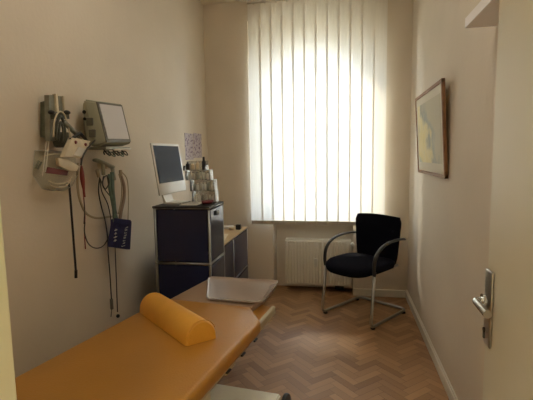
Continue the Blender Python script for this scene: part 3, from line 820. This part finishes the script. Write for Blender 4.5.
# arm from mount to monitor
ar = thing('monitor_arm', 'grey green swing arm joining the wall mount to the patient monitor', 'arm', [(-1.326, 1.8866, 1.529)][0])
b = bmn(); tube(b, [(-1.286, 1.7754, 1.5685), (-1.286, 1.8236, 1.539), (-1.286, 1.8823, 1.5083)], .012, 10); part('arm_tube', b, 'metalgrey', ar, True)
b = bmn(); tube(b, [(-1.266, 1.7826, 1.4851), (-1.266, 1.8624, 1.5215), (-1.266, 1.9233, 1.4797)], .008, 10); part('arm_tube', b, 'black', ar, True)

# patient monitor: body as a hull between a smaller rear and the front bezel
mo = thing('patient_monitor', 'grey green patient monitor with blank pale screen held on the left wall', 'monitor', (-1.28, 2.1, 1.46))
def quad3(*p): return [Vector(v) for v in p]
fr_ = quad3((-1.250, 1.985, 1.688), (-1.250, 2.245, 1.700), (-1.205, 2.245, 1.482), (-1.205, 1.985, 1.475))
def inset(q, s, off=0):
    c = sum(q, Vector())/4; nrm = (q[1]-q[0]).cross(q[3]-q[0]).normalized()
    if nrm.x < 0: nrm = -nrm
    return [c+(p-c)*s+nrm*off for p in q]
rear = [(-1.345, 2.01, 1.655), (-1.345, 2.225, 1.665), (-1.330, 2.225, 1.475), (-1.330, 2.01, 1.470)]
midq = [(-1.315, 1.975, 1.700), (-1.315, 2.25, 1.712), (-1.268, 2.25, 1.462), (-1.268, 1.975, 1.455)]
b = bmn()
R_ = [[b.verts.new(p) for p in q] for q in (rear, midq, inset(fr_, 1.03, -.008), fr_)]
b.faces.new(R_[0]); b.faces.new(R_[-1])
for A, B in zip(R_, R_[1:]):
    for k in range(4): b.faces.new([A[k], A[(k+1) % 4], B[(k+1) % 4], B[k]])
bmesh.ops.recalc_face_normals(b, faces=b.faces)
bmesh.ops.bevel(b, geom=list(b.edges), offset=.010, segments=3, affect='EDGES')
body = part('monitor_body', b, 'monitor', mo, 'auto')
def plateq(q, t0, t1):
    b = bmn(); A = [b.verts.new(p) for p in inset(q, 1, t0)]; B = [b.verts.new(p) for p in inset(q, 1, t1)]
    b.faces.new(A); b.faces.new(B)
    for k in range(4): b.faces.new([A[k], A[(k+1) % 4], B[(k+1) % 4], B[k]])
    return b
b = plateq(inset(fr_, .96), -.004, .003); bz = part('bezel', b, 'bezel', mo)
sq = inset(fr_, .84); sq = [p+Vector((0, 0, .004)) for p in sq]
b = plateq(sq, .001, .005); part('screen', b, 'mon_screen', bz)
# side sockets and dials
for (y, z, m_, r_) in ((1.978, 1.635, 'lens', .010), (1.978, 1.60, 'lens', .008)):
    b = bmn(); lathe(b, [(r_, -.004), (r_, .012)], (-1.315, y+.004, z), 'y', 12); part('socket', b, m_, mo)
for (x, z) in ((-1.283, 1.585), (-1.272, 1.525)):
    b = bmn(); box(b, x-.018, x+.018, 1.970, 1.985, z-.02, z+.02, .003); part('module_socket', b, 'bezel', mo)
b = bmn(); box(b, -1.345, -1.215, 2.0, 2.25, 1.443, 1.458, .003); part('mounting_tray', b, 'metalgrey', mo)
b = bmn(); tube(b, [(-1.205, 2.06, 1.440), (-1.205, 2.235, 1.448)], .005, 8); part('tray_handle', b, 'white_plastic', mo, True)
b = bmn(); box(b, XL, -1.335, 2.06, 2.16, 1.50, 1.60, .003); part('wall_bracket', b, 'metalgrey', mo)
# curled leads under the monitor
for i in range(5):
    y = 2.03+.045*i; z = 1.428-.006*(i % 2)
    b = bmn(); tube(b, smooth_path([(-1.25, y, z+.018), (-1.235, y+.015, z-.010), (-1.23, y+.035, z-.014), (-1.245, y+.04, z+.006), (-1.26, y+.02, z+.004), (-1.25, y+.01, z-.012)]), .0035, 7)
    part('curled_lead', b, 'greencable' if i % 2 else 'cable', mo, True)

# tilted card with red dots
cd = thing('tilted_instrument', 'cream instrument plate with two red dots, tilted under the monitor arm', 'instrument', [(-1.276, 1.8228, 1.4485)][0])
q = [(-1.261, 1.7878, 1.4968), (-1.261, 1.9331, 1.4849), (-1.261, 1.8467, 1.4003), (-1.261, 1.7176, 1.406)]
b = bmn(); prism(b, [(p[1], p[2]) for p in q], 'x', XL+.095, XL+.120, .004); part('plate', b, 'cardcream', cd)
for c in [(-1.255, 1.8084, 1.4748), (-1.255, 1.8846, 1.4661)]:
    b = bmn(); lathe(b, [(.0085, 0), (.007, .004)], c, 'x', 14); part('red_button', b, 'redcable', cd)
q = [(-1.251, 1.8257, 1.4529), (-1.251, 1.8887, 1.4441), (-1.251, 1.8364, 1.405), (-1.251, 1.7838, 1.4148)]
b = bmn(); prism(b, [(p[1], p[2]) for p in q], 'x', XL+.121, XL+.124); part('clip_label', b, 'paper', cd)
wt('dark_lead', [(-1.246, 1.9536, 1.4902), (-1.246, 1.8899, 1.4489), (-1.246, 1.8543, 1.4194), (-1.246, 1.836, 1.3953), (-1.246, 1.8252, 1.3667)], .004, 'cable', 'dark lead curving down beside the tilted cream plate', 'cable')

# clear basket with gloves and red band
bk = thing('clear_basket', 'clear plastic basket with dark red band holding gloves on the left wall', 'basket', [(-1.326, 1.7617, 1.3222)][0])
q = [(-1.316, 1.6732, 1.4383), (-1.316, 1.8542, 1.4253), (-1.316, 1.8664, 1.317), (-1.316, 1.8226, 1.2656), (-1.316, 1.7618, 1.2464), (-1.316, 1.7009, 1.2609), (-1.316, 1.6491, 1.3276)]
b = bmn(); prism(b, [(p[1], p[2]) for p in q], 'x', XL+.002, XL+.085, .008); part('basket_shell', b, 'basket', bk)
q = [(-1.286, 1.6496, 1.3628), (-1.286, 1.7846, 1.3398), (-1.286, 1.7752, 1.3189), (-1.286, 1.6342, 1.3369)]
b = bmn(); prism(b, [(p[1], p[2]) for p in q], 'x', XL+.084, XL+.089); part('red_band', b, 'redband', bk)
for l in ([(-1.288, 1.6507, 1.4726), (-1.288, 1.6105, 1.325)], [(-1.288, 1.6667, 1.473), (-1.288, 1.6309, 1.3415)]):
    b = bmn(); tube(b, l, .0022, 6); part('basket_wire', b, 'white_plastic', bk)
for l in ([(-1.288, 1.6536, 1.2827), (-1.288, 1.6986, 1.268), (-1.288, 1.762, 1.2701), (-1.288, 1.8016, 1.296)], [(-1.288, 1.649, 1.3008), (-1.288, 1.7002, 1.2839), (-1.288, 1.7712, 1.2884), (-1.288, 1.8105, 1.3099)], [(-1.288, 1.6287, 1.4114), (-1.288, 1.7074, 1.42), (-1.288, 1.8058, 1.4105)]):
    b = bmn(); tube(b, smooth_path(l), .0025, 6); part('basket_wire', b, 'cardcream', bk, True)
q = [(-1.281, 1.6963, 1.4019), (-1.281, 1.7721, 1.3919), (-1.281, 1.8443, 1.3617), (-1.281, 1.8264, 1.3381), (-1.281, 1.7741, 1.3401), (-1.281, 1.6993, 1.3658)]
b = bmn(); prism(b, [(p[1], p[2]) for p in q], 'x', XL+.090, XL+.108, .004); 
tag(obj('glove', b, 'cardcream', None, 'auto'), 'crumpled cream glove hanging over the clear basket rim', 'glove')
b = bmn(); tube(b, [(-1.361, 1.6612, 1.3587), (-1.361, 1.6864, 1.3896)], .0045, 6); tube(b, [(-1.361, 1.6763, 1.3537), (-1.361, 1.7019, 1.3848)], .0045, 6)
b2 = obj('wall_hook', b, 'metalgrey'); tag(b2, 'pair of small grey pins in the wall left of the clear basket', 'hook')

# black hanging strap
b = bmn(); tube(b, [(-1.306, 1.7881, 1.2825), (-1.306, 1.8063, 1.2789), (-1.306, 1.812, 1.2615), (-1.306, 1.8185, 0.8329)], .0065, 8, .003)
st = tag(obj('hanging_strap', b, 'black', None, True), 'narrow black strap hanging straight down from the clear basket', 'strap')
b = bmn(); tube(b, [(-1.304, 1.8173, 0.8486), (-1.304, 1.8132, 0.8091)], .007, 8); obj('strap_end', b, 'black', st)

# red tube
wt('red_lead', [(-1.372, 2.0081, 1.4319), (-1.372, 2.0135, 1.4002), (-1.372, 2.0114, 1.2942), (-1.372, 2.0169, 1.1757), (-1.372, 2.0175, 1.0943), (-1.372, 2.0038, 1.0039), (-1.372, 2.0033, 0.9108)], .0028, 'redcable', 'thin red lead hanging below the tilted cream plate', 'cable')
b = bmn(); tube(b, smooth_path([(-1.316, 1.9313, 1.3596), (-1.316, 1.9324, 1.2881), (-1.316, 1.9445, 1.1994)]), .01, 10, rfun=lambda t: .004+.008*sin(pi*min(1, t*1.1+.05))**1)
tag(obj('red_bulb', b, 'redcable', None, True), 'elongated dark red sleeve around the hanging red lead', 'bulb')
# vertical dark poles between plate and hooks
wt('beige_hose_loop', [(-1.346, 1.9477, 1.3749), (-1.346, 1.9321, 1.2626), (-1.346, 1.9449, 1.1837), (-1.346, 1.9889, 1.1094), (-1.346, 2.0764, 1.0694), (-1.346, 2.1954, 1.0572), (-1.346, 2.2818, 1.0505)], .0062, 'hose', 'beige hose sweeping in a wide loop from basket to navy cuff', 'hose')
# hook bracket
hk = thing('cable_hook', 'cream hook bracket under the monitor that carries the cables', 'hook', [(-1.336, 2.1783, 1.3586)][0])
b = bmn()
tube(b, [(-1.306, 2.0415, 1.3884), (-1.306, 2.1108, 1.371), (-1.306, 2.1998, 1.3463)], .020, 8, .010); tube(b, [(-1.306, 2.1998, 1.3463), (-1.306, 2.2188, 1.2707)], .014, 8, .008); tube(b, [(-1.306, 2.1108, 1.371), (-1.306, 2.1091, 1.305)], .010, 8)
part('hook_body', b, 'monitor', hk, True)
for l in ([(-1.301, 2.0421, 1.335), (-1.301, 2.0569, 1.2967)], [(-1.301, 2.2821, 1.3261), (-1.301, 2.2836, 1.2845)]):
    b = bmn(); tube(b, l, .011, 8, .009); part('hook_tip', b, 'hose', hk, True)
b = bmn(); q = [(-1.346, 2.1839, 1.3529)][0]; box(b, XL, XL+.06, q[1]-.02, q[1]+.02, q[2]-.015, q[2]+.015, .003); part('wall_plate', b, 'cardcream', hk)
# coiled cables
c1 = wt('hanging_cable', [(-1.316, 2.0907, 1.3005), (-1.316, 2.0687, 1.2252), (-1.316, 2.0842, 1.141), (-1.316, 2.1147, 1.0526), (-1.316, 2.1306, 0.9585), (-1.316, 2.1276, 0.8783), (-1.316, 2.1335, 0.7309), (-1.316, 2.1344, 0.5827)], .0028, 'cable', 'dark cable hanging farthest left to the lower connector', 'cable')
c2 = wt('hanging_cable', [(-1.321, 2.1684, 1.3022), (-1.321, 2.1878, 1.1864), (-1.321, 2.2095, 1.0849), (-1.321, 2.212, 0.9485), (-1.321, 2.2075, 0.7395), (-1.321, 2.1987, 0.486)], .0024, 'cable', 'dark cable ending in the small black plug just above the couch', 'cable')
wt('hanging_cable', [(-1.306, 2.0695, 1.2961), (-1.306, 2.1067, 1.2332), (-1.306, 2.1624, 1.1831), (-1.306, 2.2007, 1.1445), (-1.306, 2.226, 1.0709)], .0022, 'cable', 'short dark cable crossing from hook bracket towards the cuff', 'cable')
wt('hanging_cable', [(-1.326, 1.9461, 1.0683), (-1.326, 1.9366, 1.0171), (-1.326, 1.9606, 0.9539), (-1.326, 2.02, 0.9137), (-1.326, 2.0964, 0.908), (-1.326, 2.162, 0.9521), (-1.326, 2.1909, 1.0289), (-1.326, 2.1696, 1.1307), (-1.326, 2.117, 1.21), (-1.326, 2.1043, 1.2777)], .0024, 'cable', 'thin dark cable forming the lowest round loop beside the cuff', 'cable')
wt('hanging_cable', [(-1.326, 1.9492, 1.1833), (-1.326, 1.9472, 1.1207), (-1.326, 1.9366, 1.0593)], .0020, 'cable', 'short dark cable joining the red sleeve to the lowest loop', 'cable')
wt('hanging_cable', [(-1.291, 2.1717, 1.3188), (-1.291, 2.1666, 1.217), (-1.291, 2.1737, 1.1304), (-1.291, 2.1745, 1.032)], .0095, 'greencable', 'thick grey green cable bundle falling from the hook to the cuff', 'cable')
wt('hanging_cable', [(-1.296, 2.1481, 1.3086), (-1.296, 2.1453, 1.2301), (-1.296, 2.1676, 1.1426), (-1.296, 2.206, 1.0445)], .006, 'greencable', 'thinner grey green cable left of the thick bundle', 'cable')
wt('hanging_cable', [(-1.291, 2.0891, 1.3004), (-1.291, 2.0703, 1.2579), (-1.291, 2.0966, 1.2284), (-1.291, 2.1347, 1.2589), (-1.291, 2.1186, 1.2989), (-1.291, 2.0784, 1.2901)], .0030, 'cable', 'dark cable coiled tightly right under the hook bracket', 'cable')
wt('brown_hose', [(-1.296, 2.2754, 1.2908), (-1.296, 2.3037, 1.2295), (-1.296, 2.2965, 1.1579), (-1.296, 2.2609, 1.09), (-1.296, 2.2315, 1.0228)], .0095, 'hose_dark', 'brown hose hanging from the right hook tip to the cuff', 'hose')
wt('beige_hose', [(-1.286, 2.2368, 1.3044), (-1.286, 2.2587, 1.2446), (-1.286, 2.2505, 1.1627), (-1.286, 2.2081, 1.0737)], .0035, 'hose', 'thin beige hose in front of the brown hose', 'hose')
wt('thin_hose', [(-1.306, 2.3068, 1.3132), (-1.306, 2.3612, 1.2681), (-1.306, 2.3695, 1.1689), (-1.306, 2.3475, 1.0102)], .0030, 'hose', 'thin beige hose falling to the right edge of the cuff', 'hose')
# connectors
b = bmn(); tube(b, [(-1.316, 2.1329, 0.5891), (-1.316, 2.134, 0.547), (-1.316, 2.1343, 0.529)], .009, 10); tube(b, [(-1.316, 2.1322, 0.5297), (-1.316, 2.1194, 0.4868)], .0025, 8)
obj('cable_connector', b, 'bezel', c1, True)['label'] = 'grey connector'
b = bmn(); c = [(-1.321, 2.2017, 0.4602)][0]; bmesh.ops.create_uvsphere(b, u_segments=12, v_segments=8, radius=.011, matrix=Matrix.Translation(c))
obj('cable_plug', b, 'black', c2, True)['label'] = 'small black plug'

# blood pressure cuff with white printing
q = [(-1.286, 2.1731, 1.0497), (-1.286, 2.3475, 1.0105), (-1.286, 2.312, 0.84), (-1.286, 2.1157, 0.899)]
cf = thing('blood_pressure_cuff', 'folded navy blue blood pressure cuff with white printing hanging from the hook', 'cuff', q[2])
b = bmn(); prism(b, [(p[1], p[2]) for p in q], 'x', XL+.060, XL+.098, .009, 3); part('cuff_fabric', b, 'cuff', cf, 'auto')
b = bmn(); q2 = [(-1.276, 2.1463, 1.0597), (-1.276, 2.3238, 1.0205), (-1.276, 2.3166, 0.9848), (-1.276, 2.1357, 1.027)]; prism(b, [(p[1], p[2]) for p in q2], 'x', XL+.096, XL+.104, .003); part('cuff_flap', b, 'cuff', cf)
b = bmn()
cp = [(-1.276, 2.2272, 0.8806), (-1.276, 2.2343, 0.8947), (-1.276, 2.2403, 0.9091), (-1.276, 2.2475, 0.9233), (-1.276, 2.2536, 0.9377), (-1.276, 2.2609, 0.952), (-1.276, 2.267, 0.9666), (-1.276, 2.2732, 0.9813)]
hs = [(0, .010, 1), (.2, .007, 0), (0, .007, 1), (0, .007, 2), (0, .008, 0), (0, .007, 1), (0, .008, 2), (0, .009, 0)]
ex = XL+.0985
for (p, (sh_, w_, k)) in zip(cp, hs):
    y, z = p[1], p[2]; s = .0055; h2 = w_*1.9
    # letters lying on their side: each a few strokes
    box(b, ex, ex+.001, y-h2, y+h2, z-.0012, z+.0012)
    if k == 1: box(b, ex, ex+.001, y-h2, y-h2+.004, z-.0012, z+s)
    if k == 2: box(b, ex, ex+.001, y-h2, y+h2, z+s-.001, z+s+.0012); box(b, ex, ex+.001, y-.0015, y+.0015, z, z+s)
    if k == 0: box(b, ex, ex+.001, y+h2-.004, y+h2, z-.0012, z+s); box(b, ex, ex+.001, y-.0015, y+.0015, z, z+s)
for p, w_ in zip([(-1.276, 2.1552, 0.9892), (-1.276, 2.1511, 0.9697), (-1.276, 2.147, 0.9503), (-1.276, 2.1418, 0.9311)], (.014, .012, .017, .014)):
    y, z = p[1], p[2]; box(b, ex, ex+.001, y-w_, y+w_, z-.003, z+.002); box(b, ex, ex+.001, y-.002, y+.003, z-.006, z+.007)
part('cuff_lettering', b, 'cuffprint', cf)['label'] = 'white lettering on the cuff'

# ---------------------------------------------------------------- ground outside
b = bmn(); box(b, -30, 30, 4.8, 60, -4.2, -4.0); struct('ground_outside', b, 'stone')

# ---------------------------------------------------------------- corridor fill lamp, added out of view behind the camera
cl = thing('corridor_fill_lamp', 'added round fill lamp on the corridor ceiling, unseen behind the doorway', 'lamp', (.0, -1.3, H))
b = bmn(); lathe(b, [(.16, -.02), (.17, 0)], (.0, -1.3, H), 'z', 28); part('fill_lamp_base', b, 'steel', cl, True)
em = bpy.data.materials.new('fill_lamp_glow'); em.use_nodes = True; nt = em.node_tree; nt.nodes.clear()
oo = nt.nodes.new('ShaderNodeOutputMaterial'); e = nt.nodes.new('ShaderNodeEmission'); e.inputs['Color'].default_value = (1, .93, .72, 1); e.inputs['Strength'].default_value = 62.0
nt.links.new(e.outputs[0], oo.inputs[0]); M['glow'] = em
b = bmn(); lathe(b, [(.05, -.09), (.11, -.075), (.145, -.045), (.15, -.02)], (.0, -1.3, H), 'z', 28); part('fill_lamp_shade', b, 'glow', cl, True)

cl = thing('room_fill_lamp', 'added opal globe fill lamp on the room ceiling, out of view', 'lamp', (-.35, 1.7, H))  # unseen globe added to brighten the room
b = bmn(); lathe(b, [(.07, -.03), (.08, 0)], (-.35, 1.7, H), 'z', 28); part('fill_lamp_base', b, 'steel', cl, True)
em = em.copy(); em.name = 'globe_fill_glow'; em.node_tree.nodes['Emission'].inputs['Strength'].default_value = 8.5; M['glow2'] = em
em.node_tree.nodes['Emission'].inputs['Color'].default_value = (1, .93, .82, 1)
b = bmn(); lathe(b, [(.05, -.22), (.12, -.205), (.165, -.16), (.18, -.11), (.165, -.06), (.10, -.03)], (-.35, 1.7, H), 'z', 28); part('fill_lamp_shade', b, 'glow2', cl, True)

# ---------------------------------------------------------------- daylight
w = bpy.data.worlds.new('sky'); scn.world = w; w.use_nodes = True; nt = w.node_tree; nt.nodes.clear()
ow = nt.nodes.new('ShaderNodeOutputWorld'); bg = nt.nodes.new('ShaderNodeBackground')
tc = nt.nodes.new('ShaderNodeTexCoord'); sp = nt.nodes.new('ShaderNodeSeparateXYZ'); nt.links.new(tc.outputs['Generated'], sp.inputs[0])
r = nt.nodes.new('ShaderNodeValToRGB'); r.color_ramp.elements[0].position = .0; r.color_ramp.elements[0].color = (.86, .93, 1, 1)
r.color_ramp.elements[1].position = .6; r.color_ramp.elements[1].color = (.55, .74, 1, 1)
nt.links.new(sp.outputs[2], r.inputs['Fac']); nt.links.new(r.outputs[0], bg.inputs['Color'])
bg.inputs['Strength'].default_value = 10.5
nt.links.new(bg.outputs[0], ow.inputs[0])
sd = bpy.data.lights.new('sun', 'SUN'); sd.energy = 5.5; sd.angle = radians(9); sd.color = (1, .86, .66)
so = bpy.data.objects.new('sun', sd); COL.objects.link(so)
dv = Vector((.34, -.94, -.62)).normalized(); so.rotation_euler = dv.to_track_quat('-Z', 'Y').to_euler()
so.location = (-2, 8, 5)
pd = bpy.data.lights.new('window_portal', 'AREA'); pd.shape = 'RECTANGLE'; pd.size = WX1-WX0; pd.size_y = 2.0; pd.cycles.is_portal = True
po = bpy.data.objects.new('window_portal', pd); COL.objects.link(po); po.location = ((WX0+WX1)/2, 4.71, 1.67); po.rotation_euler = (radians(-90), 0, 0)

# ---------------------------------------------------------------- camera
cam = bpy.data.cameras.new('camera'); cam.sensor_width = 36; cam.lens = 36*418/533
co = bpy.data.objects.new('camera', cam); COL.objects.link(co)
Rm = Matrix([[0.98332, -0.004362, 0.181834], [0.181242, 0.107576, -0.977537], [-0.015297, 0.994187, 0.106572]])
co.matrix_world = Matrix.Translation((0, 0, 1.4)) @ Rm.to_4x4()
cam.clip_start = .02
scn.camera = co
scn.view_settings.view_transform = 'Standard'; scn.view_settings.look = 'None'
scn.view_settings.gamma = 1; scn.view_settings.use_curve_mapping = False
scn.view_settings.exposure = 0.65
scn.cycles.max_bounces = 12; scn.cycles.diffuse_bounces = 8; scn.cycles.transparent_max_bounces = 16
scn.cycles.sample_clamp_indirect = 6
scn.cycles.caustics_reflective = False; scn.cycles.caustics_refractive = True
